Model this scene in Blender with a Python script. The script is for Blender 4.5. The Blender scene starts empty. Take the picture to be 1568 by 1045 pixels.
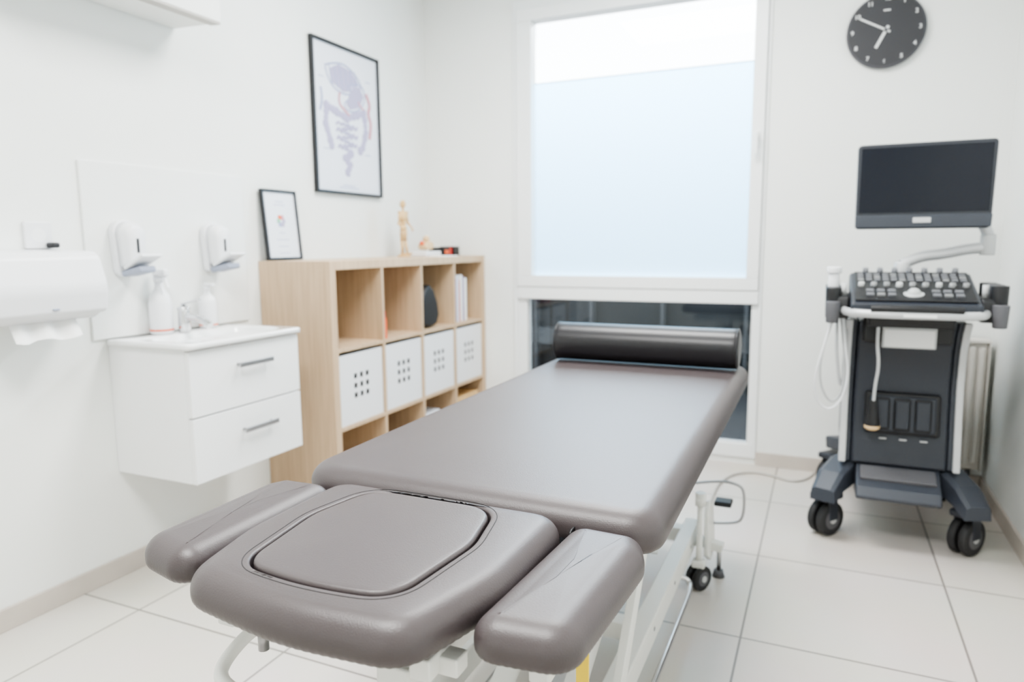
import bpy, bmesh, math
from mathutils import Vector, Matrix

COL = bpy.context.scene.collection
try:
    bpy.context.scene.view_settings.look = 'AgX - Medium High Contrast'
except Exception:
    pass
# ---------------------------------------------------------------- materials
def mat(name, col, rough=.5, metal=0, spec=.5, noise=0, nscale=20, bump=0, bscale=200, coat=0):
    m = bpy.data.materials.new(name); m.use_nodes = True
    nt = m.node_tree; b = nt.nodes['Principled BSDF']
    b.inputs['Base Color'].default_value = (*col, 1)
    b.inputs['Roughness'].default_value = rough
    b.inputs['Metallic'].default_value = metal
    b.inputs['Specular IOR Level'].default_value = spec
    b.inputs['Coat Weight'].default_value = coat
    tc = nt.nodes.new('ShaderNodeTexCoord')
    if noise:
        n = nt.nodes.new('ShaderNodeTexNoise'); n.inputs['Scale'].default_value = nscale
        n.inputs['Detail'].default_value = 4
        nt.links.new(tc.outputs['Object'], n.inputs['Vector'])
        r = nt.nodes.new('ShaderNodeValToRGB')
        r.color_ramp.elements[0].position = .3; r.color_ramp.elements[1].position = .7
        r.color_ramp.elements[0].color = (*[c*(1-noise) for c in col], 1)
        r.color_ramp.elements[1].color = (*[min(1, c*(1+noise)) for c in col], 1)
        nt.links.new(n.outputs['Fac'], r.inputs['Fac']); nt.links.new(r.outputs['Color'], b.inputs['Base Color'])
    if bump:
        n = nt.nodes.new('ShaderNodeTexNoise'); n.inputs['Scale'].default_value = bscale
        nt.links.new(tc.outputs['Object'], n.inputs['Vector'])
        bp = nt.nodes.new('ShaderNodeBump'); bp.inputs['Strength'].default_value = bump
        bp.inputs['Distance'].default_value = .002
        nt.links.new(n.outputs['Fac'], bp.inputs['Height']); nt.links.new(bp.outputs['Normal'], b.inputs['Normal'])
    return m

M = {}
M['wall'] = mat('wall_paint', (.845, .862, .84), .75, noise=.012, nscale=3, bump=.12, bscale=120, spec=.3)
M['splash'] = mat('splashback_gloss', (.845, .862, .845), .25)
M['white'] = mat('white_lacquer', (.86, .87, .87), .35)
M['frame'] = mat('window_pvc', (.85, .87, .87), .3)
M['ceramic'] = mat('ceramic', (.88, .89, .89), .12, coat=.4)
M['plastic'] = mat('white_plastic', (.80, .81, .83), .35)
M['plastic_grey'] = mat('grey_plastic', (.30, .33, .42), .4)
M['paper'] = mat('paper', (.88, .88, .87), .9)
M['leather'] = mat('taupe_leatherette', (.066, .053, .055), .42, noise=.03, nscale=6, bump=.16, bscale=420, spec=.60)
M['leather_b'] = mat('black_leatherette', (.016, .015, .018), .34, bump=.1, bscale=400)
M['seam'] = mat('dark_seam', (.018, .016, .017), .7)
M['steel_w'] = mat('white_powdercoat', (.80, .80, .76), .4)
M['chrome'] = mat('chrome', (.72, .72, .73), .16, metal=1)
M['alu'] = mat('brushed_aluminium', (.42, .42, .43), .35, metal=1)
M['black'] = mat('black_plastic', (.012, .012, .014), .45)
M['rubber'] = mat('rubber', (.024, .024, .026), .7)
M['rubber_g'] = mat('grey_rubber', (.10, .10, .11), .6)
M['navy'] = mat('slate_navy_plastic', (.026, .030, .041), .38)
M['navy2'] = mat('slate_navy_plastic_light', (.045, .051, .066), .4)
M['mon'] = mat('monitor_bezel', (.028, .031, .040), .35)
M['screen'] = mat('monitor_screen', (.007, .009, .016), .20, spec=.35)
M['ltgrey'] = mat('light_grey_plastic', (.50, .51, .51), .4)
M['silver'] = mat('silver_plastic', (.56, .57, .58), .35, metal=.2)
M['dials'] = mat('dial_caps', (.27, .275, .28), .35, metal=.3)
M['keys'] = mat('key_caps', (.15, .155, .17), .4)
M['yellow'] = mat('yellow_label', (.85, .62, .05), .5)
M['red'] = mat('red_card', (.50, .04, .03), .6)
M['orange'] = mat('orange_card', (.75, .13, .04), .6)
M['purple'] = mat('purple_card', (.20, .13, .32), .6)
M['brown'] = mat('brown_card', (.16, .08, .05), .6)
M['cream'] = mat('cream_plastic', (.70, .50, .28), .5)
M['radiator'] = mat('radiator_enamel', (.68, .65, .60), .4)
M['cable'] = mat('cable_grey', (.45, .43, .40), .5)
M['skirt'] = mat('baseboard_tile', (.54, .49, .44), .45, noise=.06, nscale=8)
M['clock'] = mat('clock_face', (.030, .030, .035), .55)
M['pewter'] = mat('clock_rim', (.06, .06, .07), .4)
M['tick'] = mat('clock_marks', (.70, .71, .71), .5)
M['board'] = mat('poster_board', (.76, .79, .86), .35)
M['art1'] = mat('art_lilac', (.40, .375, .54), .8)
M['art2'] = mat('art_blue', (.33, .36, .56), .8)
M['art3'] = mat('art_rose', (.58, .27, .32), .8)
M['art4'] = mat('art_green', (.25, .55, .38), .8)
M['ext'] = mat('exterior_dark_cladding', (.016, .018, .021), .6, noise=.2, nscale=2)
M['ext2'] = mat('exterior_trim', (.070, .073, .078), .6)
M['paving'] = mat('exterior_paving', (.018, .020, .024), .8, noise=.2, nscale=2)

def wood(name, c1, c2, scale=1.0):
    m = bpy.data.materials.new(name); m.use_nodes = True; nt = m.node_tree; b = nt.nodes['Principled BSDF']
    tc = nt.nodes.new('ShaderNodeTexCoord'); mp = nt.nodes.new('ShaderNodeMapping')
    mp.inputs['Scale'].default_value = (40*scale, 40*scale, 2.2*scale)
    n = nt.nodes.new('ShaderNodeTexNoise'); n.inputs['Scale'].default_value = 1.6; n.inputs['Detail'].default_value = 6
    r = nt.nodes.new('ShaderNodeValToRGB'); r.color_ramp.elements[0].position = .3; r.color_ramp.elements[1].position = .72
    r.color_ramp.elements[0].color = (*c1, 1); r.color_ramp.elements[1].color = (*c2, 1)
    nt.links.new(tc.outputs['Object'], mp.inputs['Vector']); nt.links.new(mp.outputs['Vector'], n.inputs['Vector'])
    nt.links.new(n.outputs['Fac'], r.inputs['Fac']); nt.links.new(r.outputs['Color'], b.inputs['Base Color'])
    b.inputs['Roughness'].default_value = .5
    return m
M['oak'] = wood('oak_veneer', (.50, .355, .225), (.62, .46, .305))
M['pine'] = wood('mannequin_wood', (.62, .40, .18), (.72, .50, .25))

def tile_mat():
    m = bpy.data.materials.new('floor_tiles'); m.use_nodes = True; nt = m.node_tree; b = nt.nodes['Principled BSDF']
    tc = nt.nodes.new('ShaderNodeTexCoord'); mp = nt.nodes.new('ShaderNodeMapping')
    mp.inputs['Location'].default_value = (.18+.61*10, -2.69+.61*10, 0)
    br = nt.nodes.new('ShaderNodeTexBrick'); br.offset = 0; br.squash = 1
    br.inputs['Scale'].default_value = 1; br.inputs['Brick Width'].default_value = .61; br.inputs['Row Height'].default_value = .61
    br.inputs['Mortar Size'].default_value = .0038; br.inputs['Mortar Smooth'].default_value = .2
    br.inputs['Color1'].default_value = (.59, .55, .505, 1); br.inputs['Color2'].default_value = (.62, .58, .535, 1)
    br.inputs['Mortar'].default_value = (.22, .20, .185, 1)
    n = nt.nodes.new('ShaderNodeTexNoise'); n.inputs['Scale'].default_value = 2.5; n.inputs['Detail'].default_value = 5
    mx = nt.nodes.new('ShaderNodeMixRGB'); mx.blend_type = 'OVERLAY'; mx.inputs['Fac'].default_value = .10
    nt.links.new(tc.outputs['Object'], mp.inputs['Vector']); nt.links.new(mp.outputs['Vector'], br.inputs['Vector'])
    nt.links.new(tc.outputs['Object'], n.inputs['Vector'])
    nt.links.new(br.outputs['Color'], mx.inputs[1]); nt.links.new(n.outputs['Color'], mx.inputs[2])
    nt.links.new(mx.outputs['Color'], b.inputs['Base Color'])
    b.inputs['Roughness'].default_value = .32
    return m
M['tile'] = tile_mat()

def glass_mat(name, tint=(.9, .95, .97), gl=1.0):
    m = bpy.data.materials.new(name); m.use_nodes = True; nt = m.node_tree
    nt.nodes.remove(nt.nodes['Principled BSDF']); out = nt.nodes['Material Output']
    t = nt.nodes.new('ShaderNodeBsdfTransparent'); t.inputs['Color'].default_value = (*tint, 1)
    g = nt.nodes.new('ShaderNodeBsdfGlossy'); g.inputs['Roughness'].default_value = .02; g.inputs['Color'].default_value = (gl, gl, gl, 1)
    fr = nt.nodes.new('ShaderNodeFresnel'); fr.inputs['IOR'].default_value = 1.45
    mx = nt.nodes.new('ShaderNodeMixShader')
    nt.links.new(fr.outputs['Fac'], mx.inputs['Fac']); nt.links.new(t.outputs[0], mx.inputs[1]); nt.links.new(g.outputs[0], mx.inputs[2])
    nt.links.new(mx.outputs[0], out.inputs['Surface'])
    return m
M['glass'] = glass_mat('clear_glass', (.95, .97, .98), .5)
M['glass_dark'] = glass_mat('tinted_glass', (.50, .53, .55))
def frosted():
    m = bpy.data.materials.new('frosted_glass'); m.use_nodes = True; nt = m.node_tree
    nt.nodes.remove(nt.nodes['Principled BSDF']); out = nt.nodes['Material Output']
    t = nt.nodes.new('ShaderNodeBsdfTranslucent'); t.inputs['Color'].default_value = (.225, .375, .50, 1)
    d = nt.nodes.new('ShaderNodeBsdfDiffuse'); d.inputs['Color'].default_value = (.5, .6, .68, 1)
    mx = nt.nodes.new('ShaderNodeMixShader'); mx.inputs['Fac'].default_value = .15
    nt.links.new(t.outputs[0], mx.inputs[1]); nt.links.new(d.outputs[0], mx.inputs[2])
    nt.links.new(mx.outputs[0], out.inputs['Surface'])
    return m
M['frost'] = frosted()

# ---------------------------------------------------------------- helpers
def group(name):
    e = bpy.data.objects.new(name, None); e.empty_display_size = .1; COL.objects.link(e)
    return e
def finish(name, bm, m, parent=None, bevel=0, seg=2, smooth=False):
    bmesh.ops.recalc_face_normals(bm, faces=bm.faces)
    me = bpy.data.meshes.new(name); bm.to_mesh(me); bm.free()
    o = bpy.data.objects.new(name, me); COL.objects.link(o)
    me.materials.append(M[m] if isinstance(m, str) else m)
    if smooth:
        for p in me.polygons: p.use_smooth = True
    if bevel:
        b = o.modifiers.new('bevel', 'BEVEL'); b.width = bevel; b.segments = seg; b.limit_method = 'ANGLE'; b.angle_limit = math.radians(40)
        for p in me.polygons: p.use_smooth = True
        w = o.modifiers.new('wn', 'WEIGHTED_NORMAL'); w.keep_sharp = True
    if parent: o.parent = parent
    return o
def box(name, x0, x1, y0, y1, z0, z1, m, parent=None, bevel=0, rot=None, seg=2):
    bm = bmesh.new(); bmesh.ops.create_cube(bm, size=1)
    S = Matrix.Diagonal((abs(x1-x0), abs(y1-y0), abs(z1-z0), 1))
    c = Vector(((x0+x1)/2, (y0+y1)/2, (z0+z1)/2))
    R = Matrix.Rotation(rot[1], 4, rot[0]) if rot else Matrix.Identity(4)
    bm.transform(Matrix.Translation(c) @ R @ S)
    return finish(name, bm, m, parent, bevel, seg)
def beam(name, p0, p1, w, h, m, parent=None, bevel=.003, up=(0, 0, 1)):
    p0 = Vector(p0); p1 = Vector(p1); d = p1-p0; L = d.length; d.normalize()
    s = d.cross(Vector(up)).normalized(); u = s.cross(d).normalized()
    bm = bmesh.new(); bmesh.ops.create_cube(bm, size=1)
    R = Matrix((s, d, u)).transposed().to_4x4()
    bm.transform(Matrix.Translation((p0+p1)/2) @ R @ Matrix.Diagonal((w, L, h, 1)))
    return finish(name, bm, m, parent, bevel)
def cyl(name, p0, p1, r, m, parent=None, r2=None, seg=32, bevel=0):
    p0 = Vector(p0); p1 = Vector(p1); d = p1-p0
    bm = bmesh.new(); bmesh.ops.create_cone(bm, cap_ends=True, segments=seg, radius1=r, radius2=r if r2 is None else r2, depth=d.length)
    q = Vector((0, 0, 1)).rotation_difference(d.normalized())
    bm.transform(Matrix.Translation((p0+p1)/2) @ q.to_matrix().to_4x4())
    o = finish(name, bm, m, parent, 0)
    for p in o.data.polygons: p.use_smooth = len(p.vertices) == 4
    if bevel:
        b = o.modifiers.new('bevel', 'BEVEL'); b.width = bevel; b.segments = 3; b.limit_method = 'ANGLE'; b.angle_limit = math.radians(40)
    return o
def ball(name, c, r, m, parent=None, scale=(1, 1, 1)):
    bm = bmesh.new(); bmesh.ops.create_uvsphere(bm, u_segments=24, v_segments=16, radius=r)
    bm.transform(Matrix.Translation(c) @ Matrix.Diagonal((*scale, 1)))
    return finish(name, bm, m, parent, 0, smooth=True)
def tube(name, pts, r, m, parent=None, smooth=True, cyclic=False, flat=None):
    cu = bpy.data.curves.new(name, 'CURVE'); cu.dimensions = '3D'; cu.bevel_depth = r; cu.bevel_resolution = 4
    sp = cu.splines.new('NURBS' if smooth else 'POLY'); sp.points.add(len(pts)-1)
    for i, p in enumerate(pts): sp.points[i].co = (*p, 1)
    if smooth: sp.order_u = min(3, len(pts)); sp.use_endpoint_u = True; sp.resolution_u = 10
    sp.use_cyclic_u = cyclic; cu.use_fill_caps = True
    o = bpy.data.objects.new(name+'_c', cu); COL.objects.link(o)
    dg = bpy.context.evaluated_depsgraph_get(); me = bpy.data.meshes.new_from_object(o.evaluated_get(dg))
    bpy.data.objects.remove(o)
    if flat:
        ax, val, k = flat
        for v in me.vertices: v.co[ax] = val+(v.co[ax]-val)*k
    o = bpy.data.objects.new(name, me); COL.objects.link(o)
    me.materials.clear(); me.materials.append(M[m])
    for p in me.polygons: p.use_smooth = True
    if parent: o.parent = parent
    return o
def rpoly(pts, rad, seg=8):
    n = len(pts); out = []
    if not hasattr(rad, '__len__'): rad = [rad]*n
    for i in range(n):
        p = Vector(pts[i]); a = (Vector(pts[i-1])-p); b = (Vector(pts[(i+1) % n])-p)
        r = rad[i]
        ua = a.normalized(); ub = b.normalized(); ang = ua.angle(ub)
        t = min(r/math.tan(ang/2), a.length*.499, b.length*.499); r2 = t*math.tan(ang/2)
        c = p+(ua+ub).normalized()*(r2/math.sin(ang/2))
        s = p+ua*t-c; e = p+ub*t-c
        a0 = math.atan2(s.y, s.x); a1 = math.atan2(e.y, e.x); da = (a1-a0+math.pi) % (2*math.pi)-math.pi
        for k in range(seg+1):
            th = a0+da*k/seg; out.append(Vector((c.x+r2*math.cos(th), c.y+r2*math.sin(th))))
    return out
def resample(pts, n):
    L = [0]; m = len(pts)
    for i in range(m): L.append(L[-1]+(pts[(i+1) % m]-pts[i]).length)
    tot = L[-1]; out = []; j = 0
    for k in range(n):
        s = tot*k/n
        while L[j+1] < s: j += 1
        f = (s-L[j])/max(1e-9, L[j+1]-L[j]); out.append(pts[j].lerp(pts[(j+1) % m], f))
    return out
def smooth_closed(pts, it=2):
    for _ in range(it):
        pts = [pts[i]*.5+(pts[i-1]+pts[(i+1) % len(pts)])*.25 for i in range(len(pts))]
    return pts
def loft(name, rings, m, parent=None, cap0=True, cap1=True, smooth=True):
    bm = bmesh.new(); R = []
    for r in rings: R.append([bm.verts.new(p) for p in r])
    n = len(R[0])
    for a, b in zip(R[:-1], R[1:]):
        for i in range(n): bm.faces.new((a[i], a[(i+1) % n], b[(i+1) % n], b[i]))
    if cap0: bm.faces.new(R[0][::-1])
    if cap1: bm.faces.new(R[-1])
    return finish(name, bm, m, parent, 0, smooth=smooth)
def inset(pts, d):
    n = len(pts); out = []
    for i in range(n):
        t = (pts[(i+1) % n]-pts[i-1]).normalized(); nn = Vector((-t.y, t.x))
        out.append(pts[i]+nn*d)
    return out
def side_rings(o, z0, z1, r, rb, rx, pleat=0, per=4):
    """profile: flat underside, small lower radius with upholstery pleats, big upper roll-over"""
    n = len(o)
    def pl(pts, k): return [p+(pts[(i+n//2) % n]-p).normalized()*(pleat*k*(.5+.5*math.sin(2*math.pi*i/per+.8*math.sin(i*.07)))) for i, p in enumerate(pts)] if pleat else pts
    rings = [[(p.x, p.y, z0) for p in pl(inset(o, rb+.01), 1)]]
    for k in range(0, 7):
        th = math.pi/2*k/6; rings.append([(p.x, p.y, z0+rb*(1-math.cos(th))) for p in pl(inset(o, rb*(1-math.sin(th))), 1-k/6)])
    for k in range(0, 13):
        th = math.pi/2*k/12
        z = z1-r+r*math.sin(th)
        if z <= rings[-1][0][2]+1e-4: continue
        rings.append([(p.x, p.y, z) for p in inset(o, rx*(1-math.cos(th)))])
    return rings
def cushion(name, outline, z0, z1, r, m, parent=None, crown=.004, n=160, rb=.012, rx=None, pleat=0):
    o = smooth_closed(resample(outline, n), 3)
    rings = side_rings(o, z0, z1, r, rb, rx or r, pleat)
    last = [Vector((p[0], p[1])) for p in rings[-1]]
    c = sum(last, Vector((0, 0)))/len(last)
    for s in (.95, .85, .68, .45, .22):
        rings.append([((c+(p-c)*s).x, (c+(p-c)*s).y, z1+crown*(1-s*s)) for p in last])
    return loft(name, rings, m, parent)
def prism(name, outline, axis, a, b, m, parent=None, bevel=0, seg=2):
    def P(p, t):
        if axis == 'x': return (t, p[0], p[1])
        if axis == 'y': return (p[0], t, p[1])
        return (p[0], p[1], t)
    bm = bmesh.new(); A = [bm.verts.new(P(p, a)) for p in outline]; B = [bm.verts.new(P(p, b)) for p in outline]
    n = len(outline)
    for i in range(n): bm.faces.new((A[i], A[(i+1) % n], B[(i+1) % n], B[i]))
    bm.faces.new(A[::-1]); bm.faces.new(B)
    return finish(name, bm, m, parent, bevel, seg)
def rect(x0, x1, y0, y1): return [(x0, y0), (x1, y0), (x1, y1), (x0, y1)]
def revolve(name, prof, c, m, parent=None, n=40):
    rings = [[(c[0]+r*math.cos(2*math.pi*k/n), c[1]+r*math.sin(2*math.pi*k/n), c[2]+z) for k in range(n)] for r, z in prof]
    return loft(name, rings, m, parent)

# ---------------------------------------------------------------- room
XL, XR, YB, YF, H = -2.287, .73, 3.85, -1.6, 2.75
box('floor', XL-.2, XR+.2, YF-.2, YB, -.1, 0, 'tile')
box('ceiling', XL-.2, XR+.2, YF-.2, YB+.25, H, H+.1, 'wall')
box('wall_left', XL-.2, XL, YF-.2, YB+.25, 0, H, 'wall')
box('wall_right', XR, XR+.2, YF-.2, YB+.25, 0, H, 'wall')
box('wall_front', XL, XR, YF-.2, YF, 0, H, 'wall')
WX0, WX1, WZ0, WZ1 = -1.70, -.295, .035, 2.55
bm = bmesh.new()
xs_ = [XL, WX0, WX1, XR]; zs_ = [0, WZ0, WZ1, H]
V = {}
for k, y in enumerate((YB, YB+.25)):
    for i, x in enumerate(xs_):
        for j, z in enumerate(zs_): V[i, j, k] = bm.verts.new((x, y, z))
for i in range(3):
    for j in range(3):
        if (i, j) == (1, 1): continue
        for k in (0, 1): bm.faces.new((V[i, j, k], V[i+1, j, k], V[i+1, j+1, k], V[i, j+1, k]))
for a, b in (((1, 1), (2, 1)), ((2, 1), (2, 2)), ((2, 2), (1, 2)), ((1, 2), (1, 1))):
    bm.faces.new((V[a[0], a[1], 0], V[b[0], b[1], 0], V[b[0], b[1], 1], V[a[0], a[1], 1]))
finish('wall_back', bm, 'wall')
box('baseboard_left', XL, XL+.012, YF, YB, 0, .072, 'skirt', None, .002)
box('baseboard_right', XR-.012, XR, YF, YB, 0, .072, 'skirt', None, .002)
bb = group('baseboard_back')
box('skirt_l', XL+.012, WX0, YB-.012, YB, 0, .072, 'skirt', bb, .002)
box('skirt_r', WX1, XR-.012, YB-.012, YB, 0, .072, 'skirt', bb, .002)
box('baseboard_front', XL+.012, XR-.012, YF, YF+.012, 0, .072, 'skirt', None, .002)

w = group('window_1')
y0, y1 = YB-.012, YB+.06
def fr(n, x0, x1, z0, z1, a=y0, b=y1, bev=.003): box(n, x0, x1, a, b, z0, z1, 'frame', w, bev)
fr('frame_l', WX0, -1.67, WZ0, WZ1); fr('frame_r', -.31, WX1, WZ0, WZ1)
fr('frame_l_in', -1.67, -1.616, .11, .865, y0+.006); fr('frame_r_in', -.342, -.31, .11, .865, y0+.006)
fr('frame_b', -1.67, -.31, WZ0, .11); fr('frame_t', -1.67, -.31, 2.5, WZ1)
fr('transom', -1.67, -.31, .865, .935, y0-.014)
fr('sash_l', -1.668, -1.577, 1.003, 2.43, y0-.02); fr('sash_r', -.374, -.312, 1.003, 2.43, y0-.02)
fr('sash_b', -1.668, -.312, .937, 1.003, y0-.02); fr('sash_t', -1.668, -.312, 2.43, 2.498, y0-.02)
box('glass_lower', -1.63, -.33, YB+.03, YB+.036, .10, .875, 'glass_dark', w)
box('glass_clear_upper', -1.59, -.36, YB+.03, YB+.036, 2.10, 2.44, 'glass', w)
bm = bmesh.new(); v = [bm.verts.new(p) for p in [(-1.59, YB+.03, .99), (-.36, YB+.03, .99), (-.36, YB+.03, 2.10), (-1.59, YB+.03, 2.10)]]; bm.faces.new(v)
finish('glass_frosted', bm, 'frost', w)
box('handle_plate', -.358, -.332, y0-.032, y0-.02, 1.66, 1.74, 'frame', w, .004)
box('handle_neck', -.352, -.338, y0-.06, y0-.03, 1.70, 1.72, 'frame', w, .003)
box('handle_lever', -.354, -.336, y0-.07, y0-.055, 1.62, 1.73, 'frame', w, .005)
box('exterior_paving', -9, 7, YB+.3, 16, -.25, -.1, 'paving')
e = group('exterior_building')
box('facade', -6, 4, 6.2, 6.4, -.1, .92, 'ext', e)
for i, x in enumerate([-3.6, -3.42, -3.24, -3.06, -2.5, -1.95, -1.3, -.6, -.1]):
    box('post_%d' % i, x, x+.03, 6.1, 6.2, -.1, .9, 'ext2', e)  # grey strips stand in for vertical lines reflected in the lower pane
box('plinth_band', -6, 4, 6.12, 6.2, .25, .40, 'ext2', e)

# ---------------------------------------------------------------- cube shelf
ys = 2.378; xf = XL+.39
g = group('cube_shelf')
X0 = XL+.001
box('side_near', X0, xf, ys, ys+.038, 0, 1.12, 'oak', g, .002)
box('side_far', X0, xf, ys+1.432, ys+1.468, 0, 1.12, 'oak', g, .002)
box('top', X0, xf, ys+.038, ys+1.432, 1.082, 1.12, 'oak', g, .001)
box('bottom', X0, xf, ys+.038, ys+1.432, 0, .038, 'oak', g, .001)
cw = (1.47-.076-.048)/4
cols = [ys+.038+i*(cw+.016) for i in range(4)]
for i in range(1, 4): box('divider_%d' % i, X0, xf-.001, cols[i]-.016, cols[i], .038, 1.082, 'oak', g)
box('board_1', X0, xf-.002, ys+.038, ys+1.432, .373, .389, 'oak', g)
box('board_2', X0, xf-.002, ys+.038, ys+1.432, .724, .740, 'oak', g)
for c in range(4):
    a = cols[c]+.004; b = cols[c]+cw-.004; z0 = .390; z1 = .708
    gb = group('storage_box')
    fx = xf-.012
    box('side_a', fx-.34, fx, a, a+.005, z0, z1, 'plastic', gb)
    box('side_b', fx-.34, fx, b-.005, b, z0, z1, 'plastic', gb)
    box('back', fx-.345, fx-.34, a, b, z0, z1, 'plastic', gb)
    box('base', fx-.34, fx, a, b, z0, z0+.005, 'plastic', gb)
    ym = (a+b)/2; zm = (z0+z1)/2+.01; hs = .0125; sp = .044
    ygrid = [a]+[v for k in (-1, 0, 1) for v in (ym+k*sp-hs, ym+k*sp+hs)]+[b]
    zgrid = [z0]+[v for k in (-1, 0, 1) for v in (zm+k*sp-hs, zm+k*sp+hs)]+[z1]
    bm = bmesh.new(); V = [[bm.verts.new((fx, y, z)) for z in zgrid] for y in ygrid]
    for i in range(len(ygrid)-1):
        for j in range(len(zgrid)-1):
            if i in (1, 3, 5) and j in (1, 3, 5): continue
            bm.faces.new((V[i][j], V[i+1][j], V[i+1][j+1], V[i][j+1]))
    o = finish('front', bm, 'plastic', gb); so = o.modifiers.new('s', 'SOLIDIFY'); so.thickness = .005; so.offset = 0
    box('contents', fx-.03, fx-.025, a+.006, b-.006, z0+.006, z1-.02, 'black', gb)  # flat black sheet just behind the front holes
box('notebook', XL+.15, XL+.375, cols[0]+.003, cols[0]+.02, .741, .84, 'brown')
gb = group('books_red'); box('book', XL+.15, XL+.38, cols[1]+.002, cols[1]+.03, .741, .84, 'orange', gb); box('book2', XL+.12, XL+.36, cols[1]+.032, cols[1]+.05, .741, .87, 'red', gb)
prof = smooth_closed([Vector(p) for p in [(-.09, 0), (0, -.002), (.09, 0), (.11, .05), (.09, .14), (.05, .2), (0, .27), (-.05, .2), (-.085, .14), (-.11, .06)]], 1)
yc = cols[2]+.12
prism('handbag', [(yc+p.x, .742+p.y+.001) for p in prof], 'x', XL+.22, XL+.36, 'black', None, .015, 3)
gb = group('books')
yy = cols[3]+.05
for i, (t, h, mm) in enumerate([(.02, .26, 'paper'), (.012, .25, 'purple'), (.025, .27, 'board'), (.014, .24, 'red'), (.03, .27, 'paper'), (.018, .26, 'purple'), (.03, .25, 'paper')]):
    box('book_%d' % i, XL+.12, XL+.35, yy, yy+t, .741, .741+h, mm, gb); yy += t+.001
box('paper_pack', XL+.12, XL+.36, cols[2]+.03, cols[2]+.2, .039, .28, 'board', None, .004)
box('wooden_crate', XL+.05, XL+.37, cols[3]+.03, cols[3]+.3, .039, .30, 'pine', None, .004)
box('document_box', XL+.06, XL+.36, cols[1]+.04, cols[1]+.16, .039, .2, 'brown', None, .004)

# mannequin
g = group('wooden_mannequin'); mx, my, mz = -2.14, 3.33, 1.12
cyl('base', (mx, my, mz), (mx, my, mz+.012), .035, 'pine', g, bevel=.003)
cyl('rod', (mx, my, mz), (mx, my, mz+.16), .0025, 'alu', g)
def lim(n, a, b, r, r2): cyl(n, (mx+a[0], my+a[1], mz+a[2]), (mx+b[0], my+b[1], mz+b[2]), r, 'pine', g, r2, 16)
lim('shin_l', (0, -.018, .02), (0, -.018, .085), .006, .010); lim('shin_r', (.01, .02, .02), (0, .016, .085), .006, .010)
lim('thigh_l', (0, -.018, .088), (0, -.012, .15), .010, .014); lim('thigh_r', (0, .016, .088), (0, .012, .15), .010, .014)
box('foot_l', mx-.01, mx+.03, my-.025, my-.011, mz+.012, mz+.022, 'pine', g, .004); box('foot_r', mx, mx+.04, my+.013, my+.027, mz+.012, mz+.022, 'pine', g, .004)
ball('pelvis', (mx, my, mz+.162), .021, 'pine', g, (.8, 1.1, .8)); ball('waist', (mx, my, mz+.186), .015, 'pine', g)
ball('chest', (mx, my, mz+.222), .029, 'pine', g, (.75, 1.1, 1.15)); cyl('neck', (mx, my, mz+.25), (mx, my, mz+.27), .006, 'pine', g)
ball('head', (mx, my, mz+.288), .019, 'pine', g, (.9, .8, 1.2))
lim('arm_l', (0, -.035, .24), (.0, -.042, .185), .008, .006); lim('fore_l', (0, -.042, .182), (.03, -.035, .14), .007, .004)
lim('arm_r', (0, .035, .24), (.0, .046, .19), .008, .006); lim('fore_r', (0, .046, .188), (.03, .04, .16), .007, .004)
for p in [(0, -.035, .243), (0, .035, .243), (0, -.042, .183), (0, .046, .189), (0, -.018, .087), (0, .016, .087)]:
    ball('joint', (mx+p[0], my+p[1], mz+p[2]), .0095, 'pine', g)
ball('hand_l', (mx+.034, my-.034, mz+.13), .008, 'pine', g, (.7, .6, 1.4)); ball('hand_r', (mx+.034, my+.039, mz+.15), .008, 'pine', g, (.7, .6, 1.4))
g = group('anatomical_model'); mx, my = -2.10, 3.50
box('plinth', mx-.05, mx+.05, my-.085, my+.085, mz, mz+.03, 'plastic', g, .004)
prism('body', smooth_closed([Vector(p) for p in [(my-.06, mz+.03), (my+.05, mz+.03), (my+.055, mz+.06), (my+.04, mz+.085), (my, mz+.095), (my-.035, mz+.08), (my-.055, mz+.06)]], 1), 'x', mx-.03, mx+.03, 'cream', g, .01, 3)
ball('organ_a', (mx, my+.005, mz+.10), .020, 'cream', g); ball('organ_b', (mx, my-.045, mz+.075), .013, 'orange', g)
g = group('business_card_box')
box('box_black', -2.14, -2.04, 3.60, 3.67, mz, mz+.05, 'black', g, .002); box('box_red', -2.13, -2.05, 3.675, 3.72, mz, mz+.05, 'red', g, .002)
box('box_black_b', -2.14, -2.04, 3.725, 3.79, mz, mz+.055, 'black', g, .002); box('lid_band', -2.0395, -2.038, 3.61, 3.66, mz+.012, mz+.035, 'orange', g)
box('leaflet_stack', -2.02, -1.92, 3.40, 3.55, mz, mz+.006, 'paper')

# certificate frame
g = group('certificate_frame')
ca, cb, cz0, cz1 = 2.392, 2.612, 1.1215, 1.435
def lean_box(n, a, b, z0, z1, d0, d1, m, bev=.001):
    bm = bmesh.new(); bmesh.ops.create_cube(bm, size=1)
    bm.transform(Matrix.Translation(((d0+d1)/2, (a+b)/2, (z0+z1)/2)) @ Matrix.Diagonal((d1-d0, b-a, z1-z0, 1)))
    bm.transform(Matrix.Translation((XL+.036, 0, cz0)) @ Matrix.Rotation(-.085, 4, 'Y'))
    return finish(n, bm, m, g, bev)
hh = cz1-cz0
lean_box('rail_l', ca, ca+.011, 0, hh, 0, .018, 'black'); lean_box('rail_r', cb-.011, cb, 0, hh, 0, .018, 'black')
lean_box('rail_b', ca+.011, cb-.011, 0, .011, 0, .018, 'black'); lean_box('rail_t', ca+.011, cb-.011, hh-.011, hh, 0, .018, 'black')
lean_box('sheet', ca+.009, cb-.009, .009, hh-.009, .004, .010, 'board')
cm = (ca+cb)/2
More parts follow.
